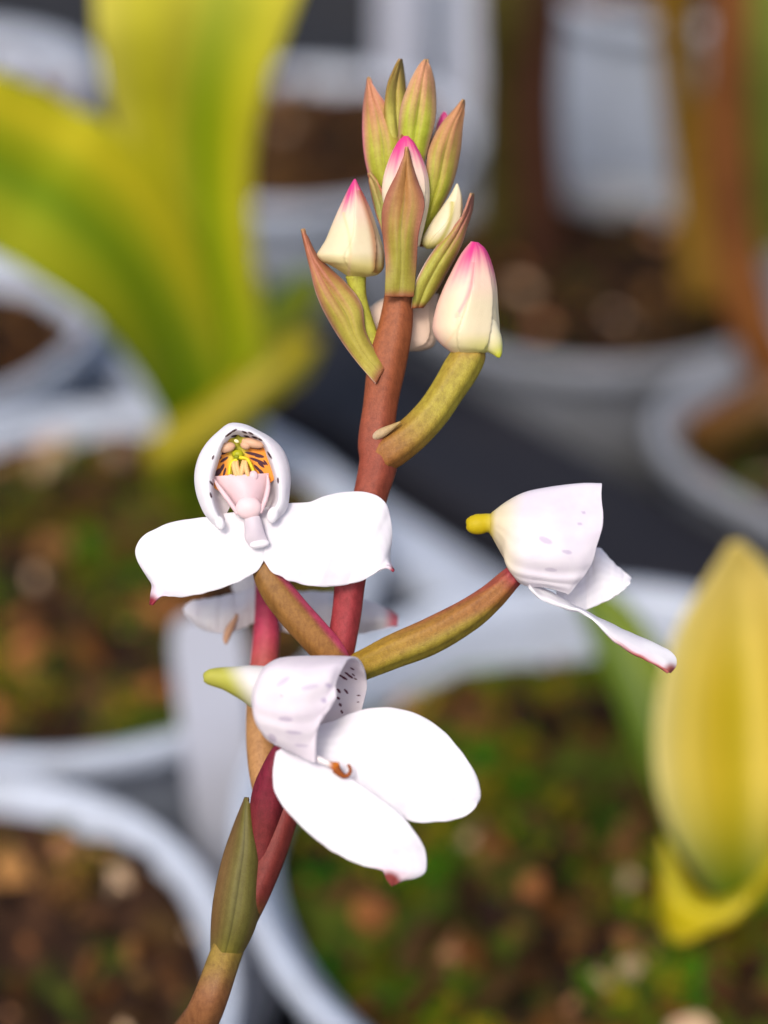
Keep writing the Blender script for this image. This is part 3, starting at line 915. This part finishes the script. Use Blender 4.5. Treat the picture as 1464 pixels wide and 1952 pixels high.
mb = MB()
tube(mb, [(712, 838, 26, 3), (718, 831, 32, 8), (730, 824, 38, 9), (746, 815, 40, 6), (764, 804, 40, 2)], lambda u, v, p: mix(s2l((206, 184, 156)), s2l((170, 140, 80)), u), nu=20, nv=14)
mb.build('bract_scar', M_BRACT, root)

# lowest bract
def sheathcol(u, v, p):
    c = mix(s2l((150, 144, 50)), s2l((106, 100, 46)), sm(0.06, 0.35, u))
    c = mix(c, s2l((126, 82, 56)), 0.6 * sm(0.45, 0.05, v) * sm(0.1, 0.4, u) + 0.35 * sm(0.75, 1.0, v))
    c = tuple(x * (1 - 0.42 * math.exp(-((v - 0.47) / 0.022) ** 2) * sm(0.1, 0.25, u)) for x in c)
    c = tuple(x * (0.94 + 0.06 * math.cos(v * 50)) for x in c)
    return mix(stemcol(u, v, p), c, sm(0.08, 0.30, u + 0.02 * math.sin(v * 19)))


bract([(386, 1905, -60), (402, 1845, -26), (403, 1780, 0), (408, 1715, 6), (424, 1640, 6), (446, 1575, 8), (468, 1520, 14)], [(410, 1905, -60), (440, 1850, -30), (474, 1794, 0), (492, 1745, 6), (500, 1690, 6), (502, 1625, 8), (488, 1570, 10), (472, 1520, 14)],
      sheathcol, w=(4, 6), bulge=74, seed=9, fold=3, label='long olive bract sheathing the bottom of the spike')



# ------------------------------------------------------------------ flower facing the lens
def spotty(base_f, spots):
    """marks in the tissue: (x, y, half length, half width, angle)"""
    def f(u, v, p):
        c = base_f(u, v, p)
        for (x, y, a, b, ang, col) in spots:
            dx, dy = p[0] - x, p[1] - y
            if abs(dx) > a + 3 or abs(dy) > a + 3:
                continue
            e = ((dx * math.cos(ang) + dy * math.sin(ang)) / a) ** 2 + ((-dx * math.sin(ang) + dy * math.cos(ang)) / b) ** 2
            c = mix(c, col, 1 - sm(0.6, 1.25, e))
        return c
    return f


WA = 66
O = [(411, 1004), (396, 990), (380, 960), (371, 925), (373, 888), (388, 852), (416, 822), (447, 804), (480, 815), (514, 832), (540, 858), (553, 895), (553, 935), (547, 970), (540, 984), (529, 992)]
I = [(424, 996), (413, 976), (405, 950), (402, 920), (409, 888), (419, 858), (430, 836), (450, 821), (476, 828), (500, 839), (512, 866), (523, 896), (529, 922), (530, 950), (524, 968), (513, 980)]
NH = 18
O, I = by_length(O, NH), by_length(I, NH)
C0 = (468, 905)
rows = [[] for _ in range(10)]
for o_, i_ in zip(O, I):
    lp = lambda a, b, t: (a[0] + (b[0] - a[0]) * t, a[1] + (b[1] - a[1]) * t)
    mid_ = lp(o_, i_, 0.45)
    for k, (q, w_) in enumerate(((lp(o_, C0, 0.75), -118), (lp(o_, C0, 0.35), -96), (lp(o_, C0, 0.07), -58), (o_, -18), (lp(o_, i_, 0.30), 4), (lp(o_, i_, 0.72), 13), (i_, 8),
                                 (lp(i_, C0, 0.05), -12), (lp(i_, C0, 0.20), -36), (lp(i_, C0, 0.75), -50))):
        rows[k].append((q[0], q[1], q[2] + WA + w_ if len(q) > 2 else WA + w_))
MAR = MAROON
hs = []
for (x, y, a, ang) in ((436, 828, 9, -0.6), (446, 821, 7, -0.5), (448, 831, 8, -0.15), (466, 824, 6, 0.4), (478, 826, 6, 0.5), (470, 832, 6, 0.3), (486, 834, 7, 0.3), (496, 838, 5, 0.5),
                       (514, 868, 9, 1.0), (510, 880, 6, 1.1), (403, 921, 6, 0.9), (402, 944, 6, 1.3), (530, 916, 6, 1.5), (406, 872, 5, 1.9)):
    hs.append((x, y, a, 2.0, ang, MAR))
mb = MB()
net(mb, rows, 110, 300, spotty(lambda u, v, p: mix(WHITE, s2l((226, 214, 214)), sm(0.7, 0.95, u)), hs))
blob(mb, (419, 997, WA + 6), 9, 14, 8, const(WHITE), rot=-0.3)
blob(mb, (520, 982, WA + 6), 11, 16, 9, const(WHITE), rot=0.25)
fA = mb.build('flower', M_PETAL, root)
fA['label'] = 'open flower facing forward, striped orange inside its hood'


def sepal_tip(tipx, tipy, r0, r1, c=TIPRED, base_c=WHITE):
    def f(u, v, p):
        d = math.hypot(p[0] - tipx, p[1] - tipy)
        k = 1 - sm(r0, r1, d)
        k2 = 1 - sm(r0 * 1.0, r1 * 2.0, d)
        vein = 0.018 * math.sin(v * 40 + 2 * u)
        cc = tuple(min(0.9, x + vein) for x in base_c)
        return mix(mix(cc, s2l((246, 206, 222)), 0.6 * k2), c, k)
    return f


def sepal(parent, ea, eb, col, w, bulge=12, ripple=4, seed=0, name='lateral_sepal', label=None, nu=110, nv=44, thick=0.035, off=0.0):
    mb = MB()
    sheet(mb, ea, eb, col, bulge=bulge, w=w, nu=nu, nv=nv, nctrl=22, ripple=ripple, seed=seed)
    o = mb.build(name, M_PETAL, parent, thick=thick)
    if label: o['label'] = label
    return o


sepal(fA, [(516, 980), (455, 976), (401, 986), (340, 994), (290, 1012), (262, 1037), (261, 1062), (277, 1092), (290, 1114), (289, 1135), (287, 1153)],
      [(508, 1044), (503, 1066), (488, 1090), (450, 1111), (400, 1128), (350, 1137), (312, 1136), (299, 1143), (289, 1153)],
      sepal_tip(287, 1153, 10, 26), (WA - 30, WA - 6), bulge=10, seed=1)
sepal(fA, [(488, 980), (515, 964), (544, 961), (590, 957), (640, 941), (690, 938), (726, 950), (743, 984), (746, 1014), (742, 1050), (742, 1072), (750, 1088)],
      [(498, 1044), (504, 1068), (520, 1090), (550, 1106), (590, 1116), (640, 1117), (690, 1106), (728, 1085), (740, 1082), (751, 1089)],
      sepal_tip(751, 1089, 4, 13), (WA - 30, WA - 4), bulge=12, seed=2)

# inner petals: orange with maroon bars on each side of the yellow-green middle
ORG, YGC, BEI = s2l((226, 138, 34)), s2l((164, 160, 14)), s2l((206, 164, 134))


def px(x, y):
    return 360 + x / 6.97, 790 + y / 6.97


bars_l = [(470, 512, 45, 14, -0.35), (410, 575, 30, 18, -0.7), (470, 600, 62, 15, -0.6), (445, 705, 52, 18, -1.15), (390, 770, 62, 30, -0.9), (475, 765, 58, 13, -1.3), (360, 810, 30, 18, -0.5)]
bars_r = [(880, 445, 85, 12, 0.15), (870, 530, 125, 17, 0.22), (940, 560, 60, 14, 0.1), (900, 610, 95, 16, 0.35), (970, 640, 60, 16, 0.5), (960, 670, 55, 15, 0.7), (910, 715, 60, 15, 0.8), (965, 775, 55, 20, 0.95), (1020, 640, 45, 10, 0.9)]
sp_l = [(*px(x, y), a / 6.3, b / 5.4, g_, MAR) for x, y, a, b, g_ in bars_l]
sp_r = [(*px(x, y), a / 6.3, b / 5.4, g_, MAR) for x, y, a, b, g_ in bars_r]
incol = lambda u, v, p: mix(mix(YGC, s2l((224, 200, 60)), sm(6, 13, abs(p[0] - 453))), ORG, sm(11, 24, abs(p[0] - 453)))
for (ea, eb, sp) in (([(452, 834), (428, 840), (408, 868), (394, 905), (398, 922), (430, 944)], [(454, 826), (455, 860), (455, 880), (454, 900), (452, 925), (445, 940)], sp_l),
                     ([(454, 826), (455, 860), (455, 880), (454, 900), (458, 925), (465, 935)], [(456, 834), (494, 837), (513, 856), (528, 890), (522, 914), (495, 936)], sp_r)):
    mb = MB()
    sheet(mb, ea, eb, spotty(incol, sp), bulge=0, w=(WA - 24, WA - 24), nu=110, nv=110)
    mb.build('inner_petal', M_INNER, fA, thick=0.01)
mb = MB()
bei = const(BEI)
blob(mb, (433, 853, WA - 12), 16, 10, 9, bei, rot=-0.25)
blob(mb, (482, 845, WA - 12), 22, 9, 9, bei, rot=0.22)
blob(mb, (468, 849, WA - 12), 10, 8, 8, bei, rot=0.3)
blob(mb, (451, 841, WA - 6), 5, 3.2, 4, const(s2l((252, 240, 190))), rot=0.4)
mb.build('anther', M_INNER, fA)
mb = MB()
blob(mb, (453, 866, WA - 14), 11, 9, 7, const(s2l((160, 160, 26))))
blob(mb, (451, 871, WA - 9), 6, 5, 4, const(s2l((126, 130, 20))))
tube(mb, [(452, 876, WA - 9, 4), (440, 884, WA - 8, 3.2), (437, 905, WA - 6, 3)], const(s2l((210, 196, 40))), nu=16, nv=10)
tube(mb, [(456, 872, WA - 9, 4), (472, 876, WA - 8, 3.4), (484, 900, WA - 6, 3)], const(s2l((210, 196, 40))), nu=16, nv=10)
for x0, x1 in ((446, 450), (451, 456), (463, 460), (468, 472)):
    tube(mb, [(x0 + 1, 878, WA - 10, 3), (x0, 888, WA - 4, 5), (x1, 905, WA - 2, 4.5), (x1 + 1, 914, WA - 4, 2)], const(s2l((224, 178, 120))), nu=16, nv=12)
mb.build('stigma', M_INNER, fA)
PK = s2l((214, 184, 188))
mb = MB()
sheet(mb, [(403, 908), (416, 930), (433, 951), (449, 974), (462, 988)], [(512, 902), (513, 926), (507, 950), (500, 970), (492, 986)], const(PK), bulge=30, w=(WA - 20, WA - 20), nu=50, nv=40, shape=0.25)
for x, y, rx, ry in ((440, 913, 7, 9), (456, 914, 8, 6), (468, 912, 7, 8), (483, 908, 9, 11)):
    blob(mb, (x, y, WA - 4), rx, ry, 5, const(PK))
blob(mb, (474, 968, WA + 5), 25, 22, 13, const(s2l((220, 192, 194))))
tube(mb, [(407, 912, WA - 12, 2), (420, 932, WA - 4, 4.5), (437, 955, WA + 2, 5), (454, 980, WA + 4, 4)], const(PK), nu=24, nv=12)
tube(mb, [(510, 906, WA - 12, 2), (511, 928, WA - 4, 4.5), (506, 952, WA + 2, 5), (496, 978, WA + 4, 4)], const(PK), nu=24, nv=12)
mb.build('column', M_INNER, fA)
mb = MB()
sheet(mb, [(467, 984), (468, 1008), (469, 1028), (478, 1041)], [(494, 984), (500, 1004), (506, 1022), (512, 1034)], const((0.70, 0.63, 0.67)), bulge=10, w=(WA + 4, WA + 6), nu=30, nv=20)
blob(mb, (495, 1037, WA + 9), 17, 6, 6, const(WHITE), rot=-0.15)
mb.build('lip', M_PETAL, fA, thick=0.03)
mb = MB()
tube(mb, [(496, 1070, 34, 16), (508, 1096, 36, 25), (530, 1130, 32, 30), (562, 1170, 26, 31), (598, 1210, 18, 31), (632, 1250, 10, 30), (645, 1285, 0, 26)],
     lambda u, v, p: mix(mix(s2l((128, 92, 44)), s2l((146, 100, 48)), u), s2l((188, 70, 100)), sm(8, 20, (p[0] - 505) * 0.76 - (p[1] - 1090) * 0.64) if u < 0.9 else 0), nu=70, nv=36, grooves=6, gd=0.03)
mb.build('ovary', M_STEM, fA)

# ------------------------------------------------------------------ lowest flower, its hood turned to the right
WB = 112
hood = [
    [(493, 1338, -25), (488, 1320, -34), (488, 1300, -34), (494, 1284, -18), (500, 1275, 0), (494, 1284, 22), (487, 1300, 34), (482, 1322, 40), (482, 1345, 36), (490, 1362, 20)],
    [(520, 1395, -60), (515, 1350, -78), (520, 1300, -72), (528, 1266, -40), (536, 1255, 0), (520, 1272, 46), (504, 1305, 66), (494, 1345, 66), (494, 1380, 54), (508, 1406, 36)],
    [(580, 1408, -72), (585, 1370, -88), (600, 1310, -78), (606, 1266, -44), (602, 1252, 0), (580, 1276, 60), (566, 1318, 84), (556, 1362, 82), (552, 1402, 66), (560, 1434, 44)],
    [(612, 1408, -64), (646, 1380, -82), (664, 1320, -76), (668, 1272, -44), (656, 1253, 0), (632, 1268, 56), (620, 1306, 76), (606, 1352, 78), (594, 1402, 68), (586, 1448, 50)],
    [(634, 1404, -58), (680, 1375, -74), (698, 1318, -70), (695, 1282, -44), (677, 1254, 0), (655, 1268, 46), (643, 1296, 64), (640, 1330, 72), (611, 1372, 74), (601, 1454, 56)]]
hood = [[(x, y, w_ + WB) for x, y, w_ in r] for r in hood]
hsB = []
for (x, y, a, b, ang) in ((656, 1291, 8, 2.4, 0.55), (650, 1287, 5, 2, 0.5), (668, 1288, 7, 2.2, 0.6), (662, 1283, 6, 2, 0.6), (674, 1285, 4, 1.4, 0.7), (672, 1273, 5, 1.5, 0.5), (678, 1293, 4, 1.4, 0.5),
                          (646, 1316, 6, 2.6, 0.9), (660, 1317, 6.5, 2.2, 0.9), (645, 1330, 4.5, 2.3, 0.8), (649, 1343, 4.5, 2.3, 1.0), (652, 1357, 4, 2.3, 1.1), (684, 1325, 4.5, 1.4, 0.2), (683, 1338, 3, 1.2, 0.2), (672, 1374, 3, 1.6, 0.8)):
    hsB.append((x, y, a, b, ang, s2l((92, 20, 50))))
hcolB = spotty(lambda u, v, p: (0.82, 0.76, 0.79), hsB)
ghost = [(625, 1306, 6, 4, 0.3, (0.55, 0.48, 0.60)), (617, 1335, 6, 5, 0.6, (0.55, 0.48, 0.60)), (545, 1370, 14, 5, 0.1, (0.60, 0.53, 0.62)), (520, 1405, 10, 6, 0.8, (0.60, 0.53, 0.62)),
         (560, 1395, 16, 3, 0.1, (0.60, 0.54, 0.63)), (537, 1326, 1.6, 1.6, 0, (0.05, 0.04, 0.03)), (590, 1310, 18, 5, -0.2, (0.64, 0.58, 0.66)), (540, 1300, 16, 5, -0.6, (0.64, 0.58, 0.66)), (575, 1420, 14, 3, 0.1, (0.62, 0.56, 0.64))]
ghB = spotty(lambda u, v, p: (0.80, 0.745, 0.78), ghost)


def bcol(u, v, p):
    if v < 0.44:
        return hcolB(u, v, p)
    return ghB(u, v, p)




def uneven(amp, sd, rim=0.0):
    """soft folds and veins in a hood, and a slightly wavy margin"""
    def f(u, v, p, line):
        n1 = noise.noise(Vector((u * 2.2, v * 5.0, sd)))
        n2 = math.sin(v * 60 + 3 * n1) * 0.18
        k = amp * (n1 + n2) * sm(0.0, 0.3, u)
        e = rim * sm(0.75, 1.0, u) * noise.noise(Vector((v * 9, sd, 2.2)))
        return (p[0] + k * 0.35 + e, p[1] + k * 0.35 + e * 0.3, p[2] + k)
    return f


mb = MB()
net(mb, hood, 140, 340, bcol, post=uneven(5.0, 3.1, 4.0))
fB = mb.build('flower', M_PETAL, root, thick=0.03)
fB['label'] = 'lowest open flower, hood turned right with maroon flecks inside'
mb = MB()
tube(mb, [(387, 1289, WB, 1), (389, 1289, WB, 8), (395, 1290, WB, 13.5), (407, 1291, WB, 17.5), (428, 1293, WB, 22), (452, 1298, WB, 29), (477, 1304, WB, 37), (500, 1312, WB, 43), (520, 1318, WB, 38)],
     lambda u, v, p: mix(s2l((184, 182, 78)), (0.78, 0.75, 0.74), sm(425, 480, p[0] + (1290 - p[1]) * 0.5)), nu=50, nv=26)
mb.build('spur', M_PETAL, fB)
sepal(fB, [(560, 1392, WB - 30), (625, 1378, WB - 24), (690, 1353, WB - 20), (740, 1349, WB - 24), (790, 1360, WB - 24), (840, 1390, WB - 20), (885, 1440, WB - 8), (909, 1488, WB), (914, 1512, WB + 4)],
      [(590, 1452, WB + 8), (640, 1474, WB + 12), (695, 1508, WB + 14), (738, 1540, WB + 15), (782, 1565, WB + 16), (830, 1567, WB + 18), (880, 1558, WB + 14), (906, 1540, WB + 8), (914, 1514, WB + 4)],
      sepal_tip(2000, 2000, 4, 8), None, bulge=10, ripple=3, seed=3)
sepal(fB, [(540, 1425, WB + 10), (575, 1440, WB + 18), (612, 1454, WB + 26), (660, 1480, WB + 32), (720, 1519, WB + 34), (768, 1558, WB + 34), (800, 1600, WB + 34), (813, 1640, WB + 36), (807, 1665, WB + 38), (786, 1673, WB + 38), (766, 1676, WB + 38), (752, 1685, WB + 38)],
      [(528, 1434, WB + 16), (521, 1468, WB + 30), (524, 1505, WB + 40), (540, 1536, WB + 46), (580, 1580, WB + 50), (630, 1620, WB + 50), (680, 1645, WB + 48), (715, 1654, WB + 46), (731, 1659, WB + 44), (737, 1676, WB + 40), (746, 1689, WB + 38)],
      sepal_tip(741, 1684, 16, 30, c=s2l((150, 70, 66))), None, bulge=12, ripple=3, seed=4)
mb = MB()
OB = s2l((176, 98, 28))
sheet(mb, [(604, 1440), (630, 1452), (646, 1453)], [(606, 1452), (628, 1462), (650, 1479)], lambda u, v, p: mix((0.84, 0.78, 0.78), OB, sm(622, 636, p[0])), bulge=6, w=(WB + 44, WB + 44), nu=30, nv=16)
tube(mb, [(640, 1466, WB + 46, 7), (648, 1474, WB + 47, 5), (655, 1479, WB + 47, 3.6), (663, 1478, WB + 47, 2.6), (668, 1470, WB + 47, 2.0), (666, 1461, WB + 47, 1.6), (663, 1459, WB + 47, 1.0)], const(s2l((140, 72, 24))), nu=40, nv=10)
mb.build('column', M_INNER, fB, thick=0.02)
mb = MB()
tube(mb, [(482, 1720, -6, 12), (489, 1660, 2, 20), (498, 1600, 8, 27), (506, 1555, 16, 31), (514, 1510, 26, 32), (524, 1470, 44, 26), (534, 1436, 56, 18), (540, 1424, 64, 10)],
     lambda u, v, p: mix(s2l((104, 34, 34)), s2l((112, 26, 46)), sm(0.3, 0.7, u)), nu=60, nv=28, grooves=6, gd=0.03)
mb.build('ovary', M_STEM, fB)

# ------------------------------------------------------------------ right flower in profile
WC = 14
hoodC = [
    [(936, 1016, -8), (936, 1004, -16), (936, 990, -16), (938, 979, 0), (936, 988, 18), (936, 1000, 20), (936, 1012, 14), (937, 1018, 4)],
    [(966, 1058, -20), (962, 1030, -36), (960, 990, -34), (964, 960, 0), (960, 985, 38), (958, 1015, 44), (956, 1040, 32), (962, 1062, 14)],
    [(1000, 1100, -36), (988, 1050, -54), (984, 995, -50), (1002, 940, 0), (990, 985, 50), (982, 1040, 64), (974, 1082, 50), (992, 1110, 26)],
    [(1060, 1110, -50), (1050, 1050, -74), (1048, 985, -60), (1048, 930, 0), (1048, 985, 62), (1048, 1050, 80), (1042, 1098, 62), (1040, 1118, 36)],
    [(1095, 1115, -46), (1110, 1060, -66), (1112, 985, -52), (1108, 923, 0), (1108, 985, 54), (1104, 1050, 72), (1090, 1100, 62), (1074, 1128, 40)],
    [(1100, 1112, -44), (1128, 1060, -60), (1141, 985, -46), (1144, 922, 0), (1146, 980, 46), (1139, 1040, 62), (1117, 1092, 56), (1080, 1132, 40)]]
hoodC = [[(x, y, w_ + WC) for x, y, w_ in r] for r in hoodC]
ghC = spotty(lambda u, v, p: mix(mix(s2l((206, 186, 60)), s2l((230, 218, 184)), sm(934, 950, p[0])), (0.81, 0.76, 0.80), sm(950, 1010, p[0])),
             [(1040, 1030, 14, 6, 0.4, (0.62, 0.55, 0.66)), (1080, 1052, 10, 4, 0.2, (0.62, 0.55, 0.66)), (1105, 1000, 5, 3, 0.2, (0.62, 0.54, 0.65)), (1112, 978, 4, 2.5, 0.2, (0.62, 0.54, 0.65)), (1050, 1085, 12, 4, 0.1, (0.64, 0.58, 0.66))])
mb = MB()
net(mb, hoodC, 120, 200, ghC, post=uneven(5.5, 8.4, 6.0))
fC = mb.build('flower', M_PETAL, root, thick=0.03)
fC['label'] = 'open flower in profile on the long right-hand stalk'
mb = MB()
tube(mb, [(888, 996, WC, 1), (890, 996, WC, 8), (894, 997, WC, 14), (903, 999, WC, 18.5), (914, 999, WC, 19.5), (926, 997, WC, 18), (938, 998, WC, 19), (950, 1003, WC, 24), (960, 1007, WC, 20)],
     lambda u, v, p: mix(s2l((206, 184, 24)), s2l((214, 198, 90)), sm(922, 945, p[0])), nu=40, nv=24)
mb.build('spur', M_PETAL, fC)
sepal(fC, [(1060, 1110), (1110, 1080), (1138, 1044), (1166, 1072), (1202, 1102)], [(1062, 1150), (1092, 1166), (1136, 1155), (1180, 1132), (1201, 1112)],
      sepal_tip(3000, 0, 4, 8), (WC - 60, WC - 34), bulge=8, seed=5)
sepal(fC, [(1005, 1108), (1050, 1130), (1100, 1158), (1170, 1193), (1230, 1220), (1272, 1240), (1289, 1258), (1284, 1275), (1276, 1282)],
      [(1010, 1120), (1030, 1142), (1070, 1156), (1110, 1168), (1140, 1192), (1170, 1222), (1210, 1248), (1245, 1266), (1274, 1282)],
      lambda u, v, p: mix(mix(WHITE, s2l((240, 214, 222)), sm(0.5, 1, v) * sm(0.5, 0.9, u)), s2l((186, 104, 96)), sm(0.84, 0.98, v) * sm(0.5, 0.8, u) + (1 - sm(6, 20, math.hypot(p[0] - 1278, p[1] - 1280)))),
      (WC + 6, WC + 44), bulge=10, seed=6)
mb = MB()
tube(mb, [(652, 1282, -16, 24), (690, 1269, -4, 27), (750, 1242, 10, 31), (820, 1213, 16, 33), (890, 1174, 16, 30), (935, 1140, 16, 25), (968, 1108, 16, 21), (990, 1088, 16, 18), (1010, 1075, 14, 14)],
     lambda u, v, p: mix(mix(mix(s2l((150, 122, 38)), s2l((142, 92, 44)), sm(0.1, 0.6, u)), s2l((138, 130, 44)), 0.7 * sm(4, 24, (p[0] - 690) * 0.46 + (p[1] - 1269) * 0.89) * (1 - sm(0.5, 0.75, u))), s2l((142, 46, 56)), max(sm(0.66, 0.82, u), 0.6 * sm(14, 26, -(p[0] - 690) * 0.46 - (p[1] - 1269) * 0.89) * sm(0.2, 0.45, u))), nu=80, nv=32, grooves=6, gd=0.06, twist=0.6)
mb.build('ovary', M_STEM, fC)

# ------------------------------------------------------------------ flower turned away behind the stem
WD = -170
mb = MB()
solid(mb, [(440, 1118), (450, 1090), (470, 1075), (500, 1068)], [(470, 1180), (520, 1180), (545, 1140), (540, 1090)], const((0.80, 0.76, 0.74)), w=WD - 40, ratio=0.8)
fD = mb.build('flower', M_PETAL, root)
fD['label'] = 'blurred open flower turned away behind the stem'
sepal(fD, [(500, 1115), (450, 1132), (400, 1142), (365, 1148), (350, 1162)], [(500, 1180), (462, 1196), (430, 1206), (385, 1198), (352, 1168)], const((0.80, 0.77, 0.77)), (WD, WD + 20), bulge=20, seed=7)
sepal(fD, [(520, 1135), (600, 1128), (680, 1140), (730, 1158), (758, 1176)], [(530, 1200), (600, 1215), (680, 1208), (730, 1198), (758, 1192)],
      lambda u, v, p: mix((0.80, 0.77, 0.77), s2l((206, 110, 120)), sm(725, 752, p[0])), (WD - 10, WD + 10), bulge=20, seed=8)
mb = MB()
sheet(mb, [(446, 1168), (434, 1190), (426, 1215), (430, 1228)], [(456, 1172), (448, 1192), (440, 1210), (432, 1228)], const(s2l((176, 136, 108))), bulge=4, w=(WD + 30, WD + 30), nu=20, nv=8)
mb.build('lip', M_INNER, fD, thick=0.02)
mb = MB()
tube(mb, [(505, 1100, WD + 24, 18), (506, 1150, WD + 28, 20), (508, 1210, WD + 36, 26), (502, 1280, WD + 56, 27), (496, 1360, WD + 80, 27), (498, 1430, WD + 110, 28), (508, 1500, WD + 136, 28), (528, 1570, -4, 24)],
     lambda u, v, p: mix(s2l((168, 50, 78)), mix(s2l((160, 76, 66)), s2l((166, 122, 76)), sm(1290, 1350, p[1])), sm(1180, 1290, p[1])), nu=70, nv=24)
mb.build('ovary', M_STEM, fD)

for o in bpy.data.objects:
    if '_o' in o:
        del o['_o']
